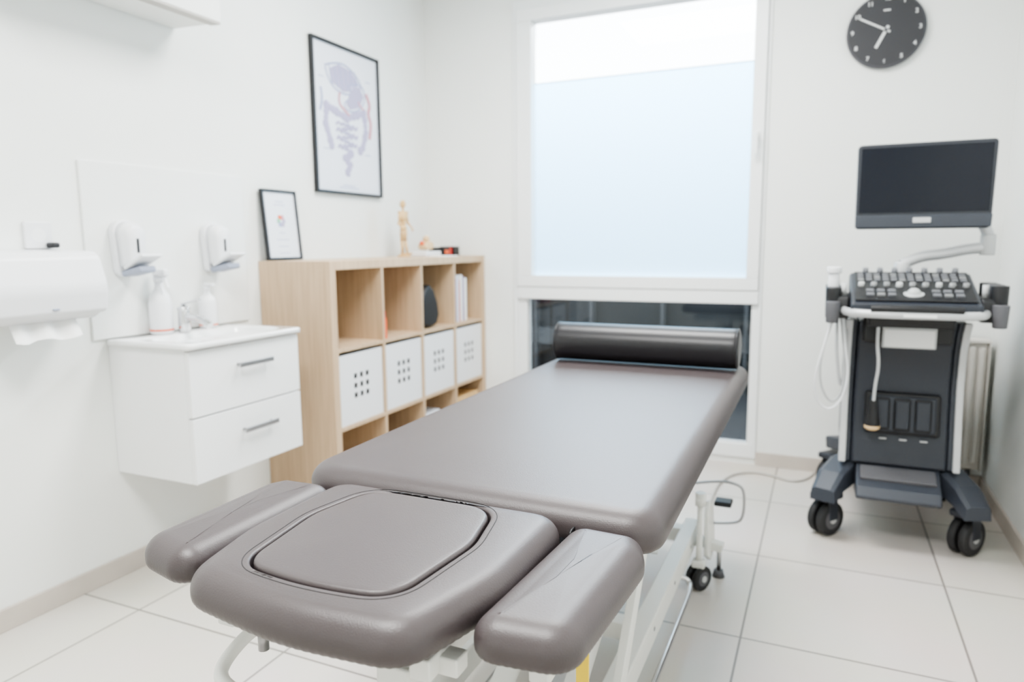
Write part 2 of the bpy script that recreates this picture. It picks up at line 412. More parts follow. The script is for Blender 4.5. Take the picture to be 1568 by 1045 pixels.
for i in range(6):
    t = i*math.pi/3
    lean_box('seal_%d' % i, cm-.01+.016*math.cos(t), cm+.01+.016*math.cos(t), .165+.018*math.sin(t), .185+.018*math.sin(t), .0101+.0001*i, .0108+.0001*i, ['art1', 'art3', 'orange', 'art4', 'art2', 'art1'][i], 0)
for i, (z, wd) in enumerate([(.26, .05), (.245, .07), (.12, .04), (.09, .08), (.06, .06), (.03, .07)]):
    lean_box('line_%d' % i, cm-wd/2, cm+wd/2, z, z+.0025, .0101, .0104, 'art2', 0)

# anatomy poster
g = group('anatomy_poster'); pa, pb, pz0, pz1 = 2.775, 3.325, 1.445, 2.178
def pb_box(n, a, b, z0, z1, d0, d1, m, bev=.001): box(n, XL+d0, XL+d1, a, b, z0, z1, m, g, bev)
pb_box('rail_l', pa, pa+.014, pz0, pz1, .001, .024, 'black'); pb_box('rail_r', pb-.014, pb, pz0, pz1, .001, .024, 'black')
pb_box('rail_b', pa+.014, pb-.014, pz0, pz0+.014, .001, .024, 'black'); pb_box('rail_t', pa+.014, pb-.014, pz1-.014, pz1, .001, .024, 'black')
pb_box('sheet', pa+.01, pb-.01, pz0+.01, pz1-.01, .002, .012, 'board', 0)
pm = (pa+pb)/2-.01; px = XL+.0135
def art(n, pts, r, m, cyc=False): tube(n, [(px, pm+a, b) for a, b in pts], r, m, g, cyclic=cyc, flat=(0, px, .12))
def blob(n, pts, m, d=.0135):
    s = smooth_closed([Vector((pm+a, b)) for a, b in pts], 1); prism(n, [(p.x, p.y) for p in s], 'x', XL+.0121, XL+d, m, g)
def beads(n, pts, r, step, m):
    P = [Vector(p) for p in pts]; k = 0
    for a, b in zip(P[:-1], P[1:]):
        L = (b-a).length; c = max(1, int(L/step))
        for i in range(c):
            q = a.lerp(b, i/c); rr = r*(1+.15*math.sin(k*2.1)); k += 1
            ball(n+'_%d' % k, (px-.0006, pm+q.x, q.y), rr, m, g, (.09, 1, 1))
def wave(pts, amp, n=8):
    P = [Vector(p) for p in pts]; out = []
    for a, b in zip(P[:-1], P[1:]):
        d = (b-a).normalized(); nn = Vector((-d.y, d.x))
        for i in range(n):
            q = a.lerp(b, i/n)+nn*amp*(1 if i % 2 else -1); out.append((q.x, q.y))
    return out
liver = [(-.16, 2.06), (-.14, 1.98), (-.02, 1.94), (.1, 1.97), (.14, 2.02), (.05, 2.08), (-.05, 2.10)]
stom = [(.03, 2.0), (.13, 2.03), (.17, 1.96), (.12, 1.89), (.02, 1.86), (-.03, 1.90), (.05, 1.94)]
blob('liver', liver, 'art1'); art('liver_outline', liver, .004, 'art2', True)
blob('stomach', stom, 'art1', .0140); art('stomach_outline', stom, .004, 'art2', True)
for i in range(6): art('liver_line_%d' % i, [(-.13+i*.042, 2.07), (-.12+i*.042, 2.02), (-.105+i*.04, 1.97)], .003, 'art2')
for i in range(4): art('stomach_line_%d' % i, [(.05+i*.025, 2.0), (.06+i*.025, 1.94), (.02+i*.025, 1.89)], .003, 'board')
beads('colon', [(-.13, 1.68), (-.17, 1.78), (-.16, 1.87), (-.08, 1.85), (0, 1.83), (.09, 1.86), (.15, 1.88), (.16, 1.78), (.13, 1.70), (.08, 1.66)], .021, .026, 'art1')
art('colon_line', wave([(-.13, 1.69), (-.165, 1.78), (-.15, 1.87), (-.06, 1.85), (0, 1.83), (.09, 1.86), (.14, 1.87), (.155, 1.78), (.13, 1.70)], .009), .003, 'art2')
gut = [(-.09, 1.80), (.09, 1.79), (-.09, 1.765), (.09, 1.745), (-.09, 1.725), (.08, 1.70), (-.08, 1.685), (.06, 1.665)]
art('gut', wave(gut, .010, 9), .006, 'art1'); art('gut_b', wave(gut, .006, 7), .003, 'art2')
beads('rectum', [(.03, 1.655), (-.03, 1.63), (.02, 1.60), (-.01, 1.56), (.01, 1.54)], .019, .02, 'art1')
art('rectum_line', wave([(.03, 1.655), (-.03, 1.63), (.02, 1.60), (-.01, 1.56), (.01, 1.53)], .008, 4), .003, 'art2')
art('vessel_1', [(.17, 1.98), (.21, 1.93), (.18, 1.88), (.215, 1.83), (.19, 1.75)], .011, 'art3')
art('vessel_2', [(-.2, 1.95), (-.18, 1.90), (-.21, 1.84)], .007, 'art2')
art('vessel_3', [(-.05, 1.95), (-.07, 1.90), (-.02, 1.87), (.03, 1.84)], .007, 'art3')
art('vessel_4', [(.10, 1.93), (.12, 1.90), (.16, 1.89)], .006, 'art3')
for i, (a, z, wd) in enumerate([(0, 1.49, .10), (0, 1.478, .16), (-.17, 1.66, .05), (.17, 1.66, .05), (-.19, 2.0, .04), (.19, 2.04, .04)]):
    pb_box('caption_%d' % i, pm+a-wd/2, pm+a+wd/2, z, z+.004, .0121, .0125, 'art2', 0)

# ---------------------------------------------------------------- washbasin vanity
g = group('washbasin_vanity')
vx = -1.90; va, vb = 1.64, 2.165
box('carcass', XL+.001, vx-.02, va, vb, .385, .845, 'white', g, .002)
box('drawer_lower', vx-.019, vx, va, vb, .385, .610, 'white', g, .002)
box('drawer_upper', vx-.019, vx, va, vb, .615, .840, 'white', g, .002)
for i, (z, a) in enumerate([(.768, 1.835), (.528, 1.845)]):
    box('handle_%d' % i, vx+.022, vx+.030, a, a+.165, z-.009, z+.009, 'alu', g, .002)
    cyl('post_a%d' % i, (vx, a+.015, z), (vx+.024, a+.015, z), .005, 'alu', g); cyl('post_b%d' % i, (vx, a+.15, z), (vx+.024, a+.15, z), .005, 'alu', g)
N = 96
outer = resample(rpoly(rect(XL+.001, vx+.014, va-.012, vb+.012), .012, 4), N)
inn = resample(rpoly(rect(XL+.13, vx-.025, va+.035, vb-.035), .06, 8), N)
def align(a, b):
    c = sum(b, Vector((0, 0)))/len(b); k = min(range(len(b)), key=lambda i: ((b[i]-c).normalized()-(a[0]-c).normalized()).length)
    return b[k:]+b[:k]
inn = align(outer, inn)
R = [[(p.x, p.y, .846) for p in outer], [(p.x, p.y, .862) for p in outer], [(p.x, p.y, .866) for p in inset(outer, .004)],
     [(p.x, p.y, .865) for p in inn], [(p.x, p.y, .858) for p in inset(inn, .006)], [(p.x, p.y, .80) for p in inset(inn, .03)], [(p.x, p.y, .785) for p in inset(inn, .05)]]
loft('basin', R, 'ceramic', g)
cyl('overflow', (vx+.0135, 1.80, .845), (vx+.0155, 1.80, .845), .004, 'chrome', g)
g = group('faucet'); fx, fy = -2.19, 1.885
cyl('body', (fx, fy, .866), (fx, fy, .955), .023, 'chrome', g, .021, bevel=.004)
tube('spout', [(fx, fy, .925), (fx+.05, fy, .925), (fx+.10, fy, .915), (fx+.13, fy, .895)], .014, 'chrome', g)
ball('cap', (fx, fy, .955), .0235, 'chrome', g, (1, 1, .6))
beam('lever', (fx-.005, fy, .972), (fx+.085, fy, .992), .020, .009, 'chrome', g)
g = group('spray_bottle'); bx, by = -2.232, 1.82
revolve('bottle', [(.036, 0), (.040, .006), (.040, .11), (.034, .14), (.018, .165), (.014, .18), (.014, .195)], (bx, by, .8665), 'plastic', g)
cyl('collar', (bx, by, 1.058), (bx, by, 1.078), .017, 'plastic', g)
box('head', bx-.02, bx+.045, by-.012, by+.012, 1.078, 1.105, 'plastic', g, .006)
beam('trigger', (bx+.03, by, 1.08), (bx+.048, by, 1.035), .012, .006, 'plastic', g)
revolve('label_band', [(.0405, .012), (.0408, .013), (.0408, .018), (.0405, .019)], (bx, by, .8665), 'orange', g)
g = group('soap_bottle'); bx, by = -2.225, 2.03
revolve('bottle', [(.030, 0), (.034, .005), (.034, .10), (.028, .12), (.012, .135), (.012, .15)], (bx, by, .8665), 'plastic', g)
cyl('pump', (bx, by, 1.01), (bx, by, 1.03), .012, 'plastic', g); box('nozzle', bx-.01, bx+.04, by-.008, by+.008, 1.03, 1.042, 'plastic', g, .003)
revolve('label_band', [(.0345, .01), (.0347, .011), (.0347, .015), (.0345, .016)], (bx, by, .8665), 'orange', g)
box('splashback_panel', XL+.0005, XL+.010, 1.585, 2.30, .868, 1.475, 'splash', None, .002)
for a in (1.665, 2.055):
    g = group('soap_dispenser'); b = a+.105; X = XL+.011
    out = rpoly([(a+.012, 1.085), (b-.012, 1.085), (b, 1.28), (a, 1.28)], [.02, .02, .045, .045], 6)
    prism('back_plate', out, 'x', X, X+.028, 'plastic', g, .006, 3)
    out = rpoly([(a+.018, 1.115), (b-.018, 1.115), (b-.008, 1.272), (a+.008, 1.272)], [.01, .01, .04, .04], 6)
    rings = []
    for d, s in ((.026, 1), (.055, .98), (.075, .9), (.083, .72)):
        c = Vector(((a+b)/2, 1.19)); rings.append([(X+d, (c+(p-c)*s).x, (c+(p-c)*s).y) for p in out])
    loft('cover', rings, 'plastic', g)
    box('sight_glass', X+.076, X+.0855, (a+b)/2-.005, (a+b)/2+.005, 1.165, 1.215, 'black', g, .002)
    beam('push_lever', (X+.05, (a+b)/2, 1.112), (X+.150, (a+b)/2, 1.158), .080, .012, 'plastic', g, .004)
    beam('lever_tray', (X+.03, (a+b)/2, 1.092), (X+.125, (a+b)/2, 1.110), .066, .022, 'plastic_grey', g, .006)
g = group('paper_towel_dispenser')
prof = rpoly([(XL+.001, .980), (XL+.185, .980), (XL+.200, 1.06), (XL+.165, 1.172), (XL+.001, 1.18)], [.01, .02, .09, .04, .01], 8)
prism('cover', [(p.x, p.y) for p in prof], 'y', 1.185, 1.52, 'plastic', g, .008, 3)
prism('base', [(XL+.001, .962), (XL+.14, .962), (XL+.175, .981), (XL+.001, .981)], 'y', 1.20, 1.505, 'plastic', g, .003)
box('lock', XL+.183, XL+.194, 1.34, 1.36, .998, 1.004, 'plastic_grey', g, .002)
bm = bmesh.new(); V = []
for i in range(13):
    y = 1.245+.20*i/12
    V.append([bm.verts.new((XL+.13+.01*math.sin(i*1.3)+.015*k, y, .965-.035*k*.8-.005*math.sin(i*.9)*(k > 0))) for k in range(3)])
for i in range(12):
    for k in range(2): bm.faces.new((V[i][k], V[i+1][k], V[i+1][k+1], V[i][k+1]))
finish('paper_sheet', bm, 'paper', g, smooth=True)
g = group('wall_socket')
box('plate', XL+.001, XL+.012, 1.39, 1.475, 1.182, 1.267, 'plastic', g, .004)
cyl('well', (XL+.0121, 1.4325, 1.2245), (XL+.0125, 1.4325, 1.2245), .022, 'white', g)
box('plug', XL+.0121, XL+.05, 1.450, 1.475, 1.184, 1.202, 'black', g, .006)
g = group('air_conditioner')
prism('housing', [(XL+.001, 2.000), (XL+.236, 1.992), (XL+.236, 2.24), (XL+.19, 2.275), (XL+.001, 2.275)], 'y', 1.22, 2.02, 'wall', g, .003, 2)
prism('louvre', [(XL+.19, 1.986), (XL+.236, 1.984), (XL+.236, 1.992), (XL+.19, 1.993)], 'y', 1.225, 2.015, 'cable', g, .001)

# ---------------------------------------------------------------- treatment table
T = group('treatment_table'); cx = -.593
o = rpoly([(cx-.358, 1.050), (cx+.374, 1.050), (cx+.364, 2.63), (cx-.358, 2.63)], [.085, .060, .075, .08], 12)
cushion('main_pad', o, .680, .75, .038, 'leather', T, crown=.004, n=640, rb=.018, rx=.045, pleat=.0022)
n = 480
o = rpoly([(cx-.192, .636), (cx, .606), (cx+.178, .620), (cx+.226, .79), (cx+.230, 1.036), (cx-.232, 1.036), (cx-.230, .79)], [.06, .5, .06, .22, .05, .05, .22], 12)
OO = smooth_closed(resample(o, n), 14)
ins = rpoly([(cx-.126, .680), (cx, .664), (cx+.126, .680), (cx+.146, .86), (cx+.116, 1.000), (cx-.128, 1.000), (cx-.154, .86)], [.055, .5, .055, .14, .06, .06, .14], 12)
II = smooth_closed(resample(ins, n), 10)
def al(a, b):
    c = Vector((cx, .83)); t0 = math.atan2(a[0].y-c.y, a[0].x-c.x)
    k = min(range(len(b)), key=lambda i: abs((math.atan2(b[i].y-c.y, b[i].x-c.x)-t0+math.pi) % (2*math.pi)-math.pi)); return b[k:]+b[:k]
II = al(OO, II)
z0, z1 = .692, .75
rings = side_rings(OO, z0, z1, .034, .018, .036, .0022)
last = [Vector((p[0], p[1])) for p in rings[-1]]
for s in (.35, .75): rings.append([(last[i].lerp(II[i], s).x, last[i].lerp(II[i], s).y, z1+.0015) for i in range(n)])
for k in range(0, 7):
    th = math.pi/2*k/6; d = -.005+.005*math.sin(th)
    rings.append([(p.x, p.y, z1+.0015-.005*(1-math.cos(th))) for p in inset(II, d)])
rings.append([(p.x, p.y, z0+.01) for p in II])
loft('head_pad', rings, 'leather', T, cap1=False)
cushion('face_insert', inset(II, .004), .705, .7535, .007, 'leather', T, crown=.004, n=200, rb=.004, rx=.007)
tube('seam', [(p.x, p.y, .7514) for p in inset(II, -.011)][::6], .0008, 'seam', T, cyclic=True)
tube('seam_insert', [(p.x, p.y, .7527) for p in inset(II, .0100)][::6], .0006, 'seam', T, cyclic=True)
prism('cavity_floor', [(p.x, p.y) for p in inset(OO, .05)][::4], 'z', .680, .694, 'seam', T)
for s, nm in ((1, 'right'), (-1, 'left')):
    if s > 0: o = rpoly([(cx+.214, .688), (cx+.352, .702), (cx+.370, .98), (cx+.352, 1.034), (cx+.236, 1.040)], [.035, .045, .06, .03, .035], 10)
    else: o = rpoly([(cx-.374, .712), (cx-.240, .680), (cx-.240, 1.040), (cx-.354, 1.034), (cx-.378, .99)], [.045, .035, .035, .03, .06], 10)
    cushion('arm_pad_'+nm, o, .682, .738, .032, 'leather', T, crown=.003, n=360, rb=.016, rx=.038, pleat=.002)
    beam('arm_bracket_'+nm, (cx+s*.30, .80, .666), (cx+s*.30, 1.1, .666), .04, .022, 'steel_w', T)
    beam('arm_cross_'+nm, (cx+s*.15, .86, .660), (cx+s*.32, .86, .660), .03, .012, 'steel_w', T)
cyl('hinge', (cx-.3, 1.043, .690), (cx+.240, 1.043, .690), .010, 'black', T)
prism('hinge_plate', rpoly([(1.02, .665), (1.07, .665), (1.065, .72), (1.03, .72)], .01, 4), 'x', cx+.2315, cx+.2355, 'black', T, .0015)
for s in (-1, 1):
    beam('upper_rail', (cx+s*.24, 1.08, .65), (cx+s*.24, 2.58, .65), .04, .055, 'steel_w', T)
    beam('head_rail', (cx+s*.16, .68, .665), (cx+s*.16, 1.06, .665), .03, .03, 'steel_w', T)
for y in (1.1, 1.8, 2.55): beam('upper_cross', (cx-.22, y, .648), (cx+.22, y, .648), .04, .045, 'steel_w', T)
beam('head_cross', (cx-.20, .72, .660), (cx+.20, .72, .660), .03, .025, 'steel_w', T)
tube('head_handle', [(cx-.11, .80, .65), (cx-.17, .755, .615), (cx-.185, .70, .585), (cx-.165, .665, .575), (cx-.10, .655, .57), (cx-.04, .655, .55), (cx-.02, .67, .50)], .010, 'steel_w', T)
cyl('handle_bolt', (cx-.13, .72, .60), (cx-.13, .72, .655), .008, 'alu', T)
box('head_gas_bracket', cx+.088, cx+.138, .69, .73, .52, .652, 'steel_w', T, .004)
box('warning_label', cx+.302, cx+.320, .862, .866, .50, .650, 'yellow', T)
beam('label_post', (cx+.305, .885, .42), (cx+.305, .885, .65), .045, .03, 'steel_w', T)
box('arm_socket', cx+.255, cx+.285, .80, .86, .60, .67, 'steel_w', T, .004)
bx = .195
for s in (-1, 1):
    beam('base_rail', (cx+s*bx, .95, .15), (cx+s*bx, 2.50, .15), .05, .075, 'steel_w', T, .005)
    beam('lift_arm', (cx+s*.155, 1.15, .19), (cx+s*.155, 1.95, .60), .035, .055, 'steel_w', T)
    beam('lift_arm_b', (cx+s*.12, 2.2, .19), (cx+s*.12, 1.4, .60), .03, .05, 'steel_w', T)
    beam('side_link', (cx+s*.235, 1.30, .20), (cx+s*.235, 1.55, .50), .02, .045, 'steel_w', T)
    for k in range(5): cyl('rail_hole', (cx+s*(bx+.0255), 1.2+k*.28, .155), (cx+s*(bx+.026), 1.2+k*.28, .155), .006, 'rubber_g', T)
for y in (1.0, 1.75, 2.45): beam('base_cross', (cx-.17, y, .145), (cx+.17, y, .145), .05, .05, 'steel_w', T)
cyl('actuator', (cx, 1.2, .22), (cx, 1.85, .5), .025, 'steel_w', T)
box('motor_box', cx-.06, cx+.06, 2.0, 2.2, .18, .28, 'black', T, .01)
fz = .085
tube('foot_bar', [(cx+.2, 2.16, .12), (cx+.235, 2.20, .10), (cx+.25, 2.16, fz), (cx+.25, 2.05, fz), (cx+.25, 1.2, fz), (cx+.25, 1.0, fz), (cx+.2, .93, fz), (cx, .92, fz), (cx-.2, .93, fz), (cx-.25, 1.0, fz), (cx-.25, 1.2, fz), (cx-.25, 2.1, fz), (cx-.2, 2.16, .12)], .0085, 'chrome', T)
def twin_wheel(x, y, r, w, gap, ang, P, nm='wheel'):
    a = Vector((math.cos(ang), math.sin(ang), 0)); c = Vector((x, y, r))
    for k in (-1, 1):
        m0 = c+a*k*gap
        cyl(nm, m0-a*w/2, m0+a*w/2, r, 'rubber', P, bevel=r*.12)
        cyl(nm+'_hub', m0-a*(w/2+.0015), m0+a*(w/2+.0015), r*.6, 'rubber_g', P, bevel=.003)
        cyl(nm+'_axle', m0-a*(w/2+.004), m0+a*(w/2+.004), r*.25, 'ltgrey', P)
def caster(x, y, name, ang):
    twin_wheel(x, y, .043, .018, .015, ang, T, name+'_wheel')
    box(name+'_fork', x-.022, x+.022, y-.022, y+.022, .080, .104, 'steel_w', T, .006)
    cyl(name+'_stem', (x, y, .09), (x, y, .20), .011, 'steel_w', T)
for s in (-1, 1):
    for y in (2.34, 1.05): caster(cx+s*.245, y, 'caster', math.radians(-30))
    for y in (2.46, .93):
        cyl('foot', (cx+s*.297, y, 0), (cx+s*.297, y, .025), .022, 'rubber_g', T, .016); cyl('foot_stem', (cx+s*.297, y, .02), (cx+s*.297, y, .12), .008, 'alu', T)
        beam('foot_arm', (cx+s*.18, y, .13), (cx+s*.31, y, .11), .04, .03, 'steel_w', T)
    prism('end_bracket', rpoly([(2.38, .10), (2.46, .055), (2.53, .06), (2.54, .12), (2.48, .26), (2.40, .30), (2.36, .26)], .015, 5), 'x', cx+s*.262-.008, cx+s*.262+.008, 'steel_w', T, .004)
    cyl('lift_rod', (cx+s*.245, 2.34, .10), (cx+s*.245, 2.34, .33), .010, 'steel_w', T)
    cyl('lift_rod_cap', (cx+s*.245, 2.34, .30), (cx+s*.245, 2.34, .345), .018, 'steel_w', T)
tube('side_handle', [(cx+.20, 2.50, .32), (cx+.28, 2.52, .335), (cx+.345, 2.52, .33), (cx+.37, 2.52, .31), (cx+.37, 2.52, .21), (cx+.345, 2.52, .18), (cx+.27, 2.50, .18)], .005, 'alu', T)
box('hand_control', cx+.27, cx+.33, 2.48, 2.54, .25, .268, 'black', T, .005)

# bolster
g = group('bolster_pillow')
R0 = .069
rings = []
xa, xb = cx-.318, cx+.340; cy, cz = 2.47, .7545+R0
def ringx(x, r): return [(x, cy+r*math.cos(2*math.pi*k/64), cz+r*math.sin(2*math.pi*k/64)) for k in range(64)]
for d, rr in ((0, .3), (0, .8), (.001, .9), (.004, .955), (.009, .985), (.016, 1), (.03, 1)): rings.append(ringx(xa+d, R0*rr))
for d, rr in ((.03, 1), (.016, 1), (.009, .985), (.004, .955), (.001, .9), (0, .8), (0, .3)): rings.append(ringx(xb-d, R0*rr))
loft('roll', rings, 'leather_b', g)
for x in (xa+.006, xb-.006):
    tube('piping', [p for p in ringx(x, R0*.985)][::2], .003, 'leather_b', g, cyclic=True)

# ---------------------------------------------------------------- ultrasound machine
U = group('ultrasound_machine'); ux = .295
prism('base_hull', rpoly([(ux-.15, 3.06), (ux+.15, 3.06), (ux+.19, 3.20), (ux+.19, 3.62), (ux-.19, 3.62), (ux-.19, 3.20)], .04, 5), 'z', .20, .33, 'navy', U, .015, 3)
for s in (-1, 1):
    P = [((ux+s*.13), 3.16, .275), (ux+s*.19, 3.08, .268), (ux+s*.235, 3.0, .235), (ux+s*.262, 2.93, .19)]
    rings = []
    for i, p in enumerate(P):
        d = (Vector(P[min(i+1, 3)])-Vector(P[max(i-1, 0)])); d.z = 0; d.normalize(); sd = Vector((-d.y, d.x, 0)); hw = (.062, .060, .056, .048)[i]; hh = (.05, .045, .036, .026)[i]
        q = Vector(p); ring = []
        for a, b in ((-1, -1), (-.9, .7), (-.6, 1), (.6, 1), (.9, .7), (1, -1)): ring.append(q+sd*hw*a+Vector((0, 0, hh*b)))
        rings.append(ring)
    loft('leg_front', rings, 'navy2', U, smooth=False)
    beam('leg_back', (ux+s*.13, 3.50, .25), (ux+s*.22, 3.66, .22), .08, .06, 'navy2', U, .01)
    for (x, y) in ((ux+s*.245, 3.02), (ux+s*.22, 3.62)):
        an = math.radians(-38)
        twin_wheel(x, y, .070, .030, .021, an, U)
        av = Vector((math.cos(an), math.sin(an), 0))
        for q in (-.040, .040):
            beam('fork_side', Vector((x, y, .068))+av*q, Vector((x, y, .165))+av*q*.8, .005, .05, 'navy', U, .002, up=(av.y, -av.x, 0))
        bm = bmesh.new()
        bmesh.ops.create_cube(bm, size=1); bm.transform(Matrix.Translation((x, y, .163)) @ Matrix.Rotation(an, 4, 'Z') @ Matrix.Diagonal((.082, .11, .03, 1)))
        finish('hood', bm, 'navy', U, .010, 3)
prism('foot_rest', rpoly([(2.90, .200), (3.10, .175), (3.12, .31), (3.05, .315), (2.93, .245)], .012, 4), 'x', ux-.145, ux+.145, 'navy2', U, .008)
box('foot_pad', ux-.13, ux+.13, 2.955, 3.03, .272, .292, 'rubber_g', U, .004, rot=('X', .45))
fp = [(3.02, .31), (3.035, .40), (3.06, .52), (3.075, .64), (3.065, .76), (3.03, .84), (2.99, .885)]
def colprof(off): return [(y+off, z) for y, z in fp]+[(3.50, .885), (3.56, .80), (3.60, .40), (3.60, .31)]
prism('column', colprof(0), 'x', ux-.165, ux+.165, 'navy', U, .012, 3)
for s in (-1, 1):
    a, b = sorted((ux+s*.166, ux+s*.200))
    prism('side_shell', colprof(.015), 'x', a, b, 'navy2', U, .008, 3)
    strip = [(y-.004, z) for y, z in fp]+[(y+.035, z) for y, z in fp[::-1]]
    a, b = sorted((ux+s*.184, ux+s*.209))
    prism('silver_strip', strip, 'x', a, b, 'silver', U, .004)
box('throat', ux-.15, ux+.15, 2.985, 3.02, .80, .90, 'black', U, .01)
box('vent_frame', ux-.125, ux+.135, 3.030, 3.075, .435, .60, 'black', U, .012, rot=('X', -.13))
box('vent_plate', ux-.110, ux+.120, 3.024, 3.06, .447, .588, 'navy', U, .008, rot=('X', -.13))
for i in range(3):
    x = ux-.098+i*.071
    box('slot_rim', x, x+.062, 3.018, 3.05, .453, .582, 'black', U, .010, rot=('X', -.13))
    box('slot', x+.007, x+.055, 3.0145, 3.04, .462, .573, 'navy', U, .006, rot=('X', -.13))
for i in range(3): box('icon', ux-.07+i*.07, ux-.045+i*.07, 3.018, 3.022, .418, .423, 'ltgrey', U)
box('label_plate', ux-.085, ux+.095, 2.972, 2.985, .785, .872, 'ltgrey', U, .004); box('label_paper', ux-.078, ux+.088, 2.970, 2.973, .79, .855, 'paper', U)
tube('probe_cable', [(ux-.10, 2.95, .90), (ux-.105, 2.94, .82), (ux-.09, 2.95, .72), (ux-.10, 2.955, .64), (ux-.10, 2.965, .58)], .006, 'silver', U)
revolve('probe', [(.008, .12), (.014, .10), (.018, .07), (.020, .045), (.026, .02), (.027, 0), (.02, -.008)], (ux-.10, 2.975, .475), 'black', U)
revolve('probe_tip', [(.024, .008), (.028, .004), (.027, -.006), (.015, -.014)], (ux-.10, 2.975, .475), 'cream', U)
prism('console_body', rpoly([(2.80, .915), (3.12, .91), (3.18, .97), (3.18, 1.055), (3.10, 1.062), (2.80, .965)], .012, 4), 'x', ux-.205, ux+.205, 'navy', U, .012, 3)
prism('console_under', rpoly([(2.90, .87), (3.20, .87), (3.20, .93), (2.88, .93)], .01, 3), 'x', ux-.14, ux+.14, 'black', U, .008)
def con(y): return .965+(y-2.80)*(.097/.30)
ang = math.atan(.097/.30)
box('console_face', ux-.19, ux+.19, 2.81, 3.10, con(2.955)+.002, con(2.955)+.008, 'black', U, .003, rot=('X', ang))
def key(x, y, w, d, h, m): box('key', x-w/2, x+w/2, y-d/2, y+d/2, con(y)+.006, con(y)+.008+h, m, U, .0015, rot=('X', ang))
for i in range(13):
    for j in range(3): key(ux-.168+i*.028, 3.00+j*.026, .020, .018, .006, 'keys' if (i*2+j) % 5 else 'dials')
for i in range(7): cyl('knob', (ux-.15+i*.05, 3.085, con(3.085)), (ux-.15+i*.05, 3.075, con(3.085)+.024), .012, 'keys', U, .010)
for i in range(9):
    x = ux-.168+i*.042
    cyl('dial', (x, 2.945, con(2.945)), (x, 2.938, con(2.945)+.022), .013 if i % 2 else .010, 'dials' if i % 3 else 'ltgrey', U, .010)
for s in (-1, 1):
    for i in range(3): key(ux+s*(.07+i*.035), 2.89, .025, .02, .008, 'keys')
    for i in range(3): key(ux+s*(.07+i*.035), 2.855, .025, .02, .008, 'dials' if i == 1 else 'keys')
ball('trackball', (ux, 2.875, con(2.875)+.008), .022, 'ltgrey', U); cyl('trackball_ring', (ux, 2.875, con(2.875)), (ux, 2.873, con(2.875)+.010), .033, 'silver', U)
tube('front_rail', [(ux-.235, 2.96, .935), (ux-.225, 2.84, .93), (ux-.17, 2.775, .93), (ux, 2.76, .93), (ux+.17, 2.775, .93), (ux+.225, 2.84, .93), (ux+.235, 2.96, .935)], .015, 'silver', U)
tube('front_rail_grip', [(ux-.14, 2.768, .950), (ux-.06, 2.758, .952), (ux+.06, 2.758, .952), (ux+.14, 2.768, .950)], .012, 'black', U)
box('logo', ux-.04, ux+.06, 2.741, 2.746, .925, .935, 'paper', U)
for s in (-1, 1):
    a, b = sorted((ux+s*.205, ux+s*.285))
    prism('side_tray', rpoly([(2.86, .90), (3.12, .90), (3.14, .985), (2.88, .985)], .02, 4), 'x', a, b, 'black', U, .01, 3)
    for y in (2.90, 2.97, 3.04, 3.10):
        x = ux+s*.262
        cyl('probe_cup', (x, y, .90), (x, y, 1.015 if s < 0 else 1.03), .025, 'black' if y != 2.97 else 'rubber_g', U, .028, bevel=.004)
    cyl('cup_front', (ux+s*.262, 2.86, .885), (ux+s*.262, 2.86, .965), .022, 'rubber_g', U, .026, bevel=.004)
    cyl('probe_in_cup', (ux+s*.225, 2.93, .98), (ux+s*.225, 2.93, 1.03), .010, 'ltgrey', U)
cyl('gel_bottle', (ux-.262, 2.97, 1.0), (ux-.262, 2.97, 1.065), .022, 'plastic', U, .019, bevel=.004); cyl('gel_cap', (ux-.262, 2.97, 1.065), (ux-.262, 2.97, 1.09), .026, 'plastic', U, bevel=.004)
lx = ux-.262
tube('cable_1', [(lx, 2.92, .90), (lx-.02, 2.90, .80), (lx-.05, 2.90, .68), (lx-.045, 2.92, .58), (lx+.0, 2.93, .53), (lx+.05, 2.94, .57), (lx+.07, 2.95, .68), (lx+.05, 2.96, .80), (lx+.04, 2.97, .90)], .0045, 'plastic', U)
tube('cable_2', [(lx+.01, 2.97, .90), (lx-.03, 2.95, .78), (lx-.035, 2.95, .64), (lx+.01, 2.96, .55), (lx+.055, 2.97, .60), (lx+.055, 2.99, .75), (lx+.03, 3.0, .90)], .0045, 'ltgrey', U)
tube('cable_3', [(lx+.02, 3.02, .90), (lx+.02, 2.99, .80), (lx+.03, 2.99, .70), (lx+.045, 3.0, .60), (lx+.06, 3.01, .72), (lx+.05, 3.03, .9)], .006, 'silver', U)
cyl('arm_post', (ux-.02, 3.14, 1.03), (ux-.02, 3.14, 1.105), .032, 'silver', U, .028, bevel=.006)
tube('arm_low', [(ux-.02, 3.14, 1.095), (ux+.03, 3.15, 1.125), (ux+.12, 3.16, 1.135), (ux+.20, 3.17, 1.155), (ux+.262, 3.17, 1.16)], .021, 'silver', U)
cyl('arm_elbow', (ux+.262, 3.17, 1.13), (ux+.262, 3.17, 1.21), .026, 'ltgrey', U, bevel=.006)
tube('arm_up', [(ux+.262, 3.17, 1.20), (ux+.25, 3.17, 1.25), (ux+.16, 3.17, 1.30), (ux+.08, 3.165, 1.36)], .020, 'silver', U)
box('mount', ux-.02, ux+.12, 3.13, 3.16, 1.30, 1.44, 'mon', U, .006)
ma, mb, mz0, mz1 = .095, .553, 1.232, 1.553
out = rpoly([(ma+.004, mz0), (mb-.004, mz0), (mb, mz1), (ma, mz1)], .014, 5)
prism('monitor_shell', [(p.x, p.y) for p in out], 'y', 3.092, 3.135, 'mon', U, .006, 3)
box('monitor_screen', ma+.014, mb-.014, 3.0905, 3.094, mz0+.062, mz1-.014, 'screen', U, .001)
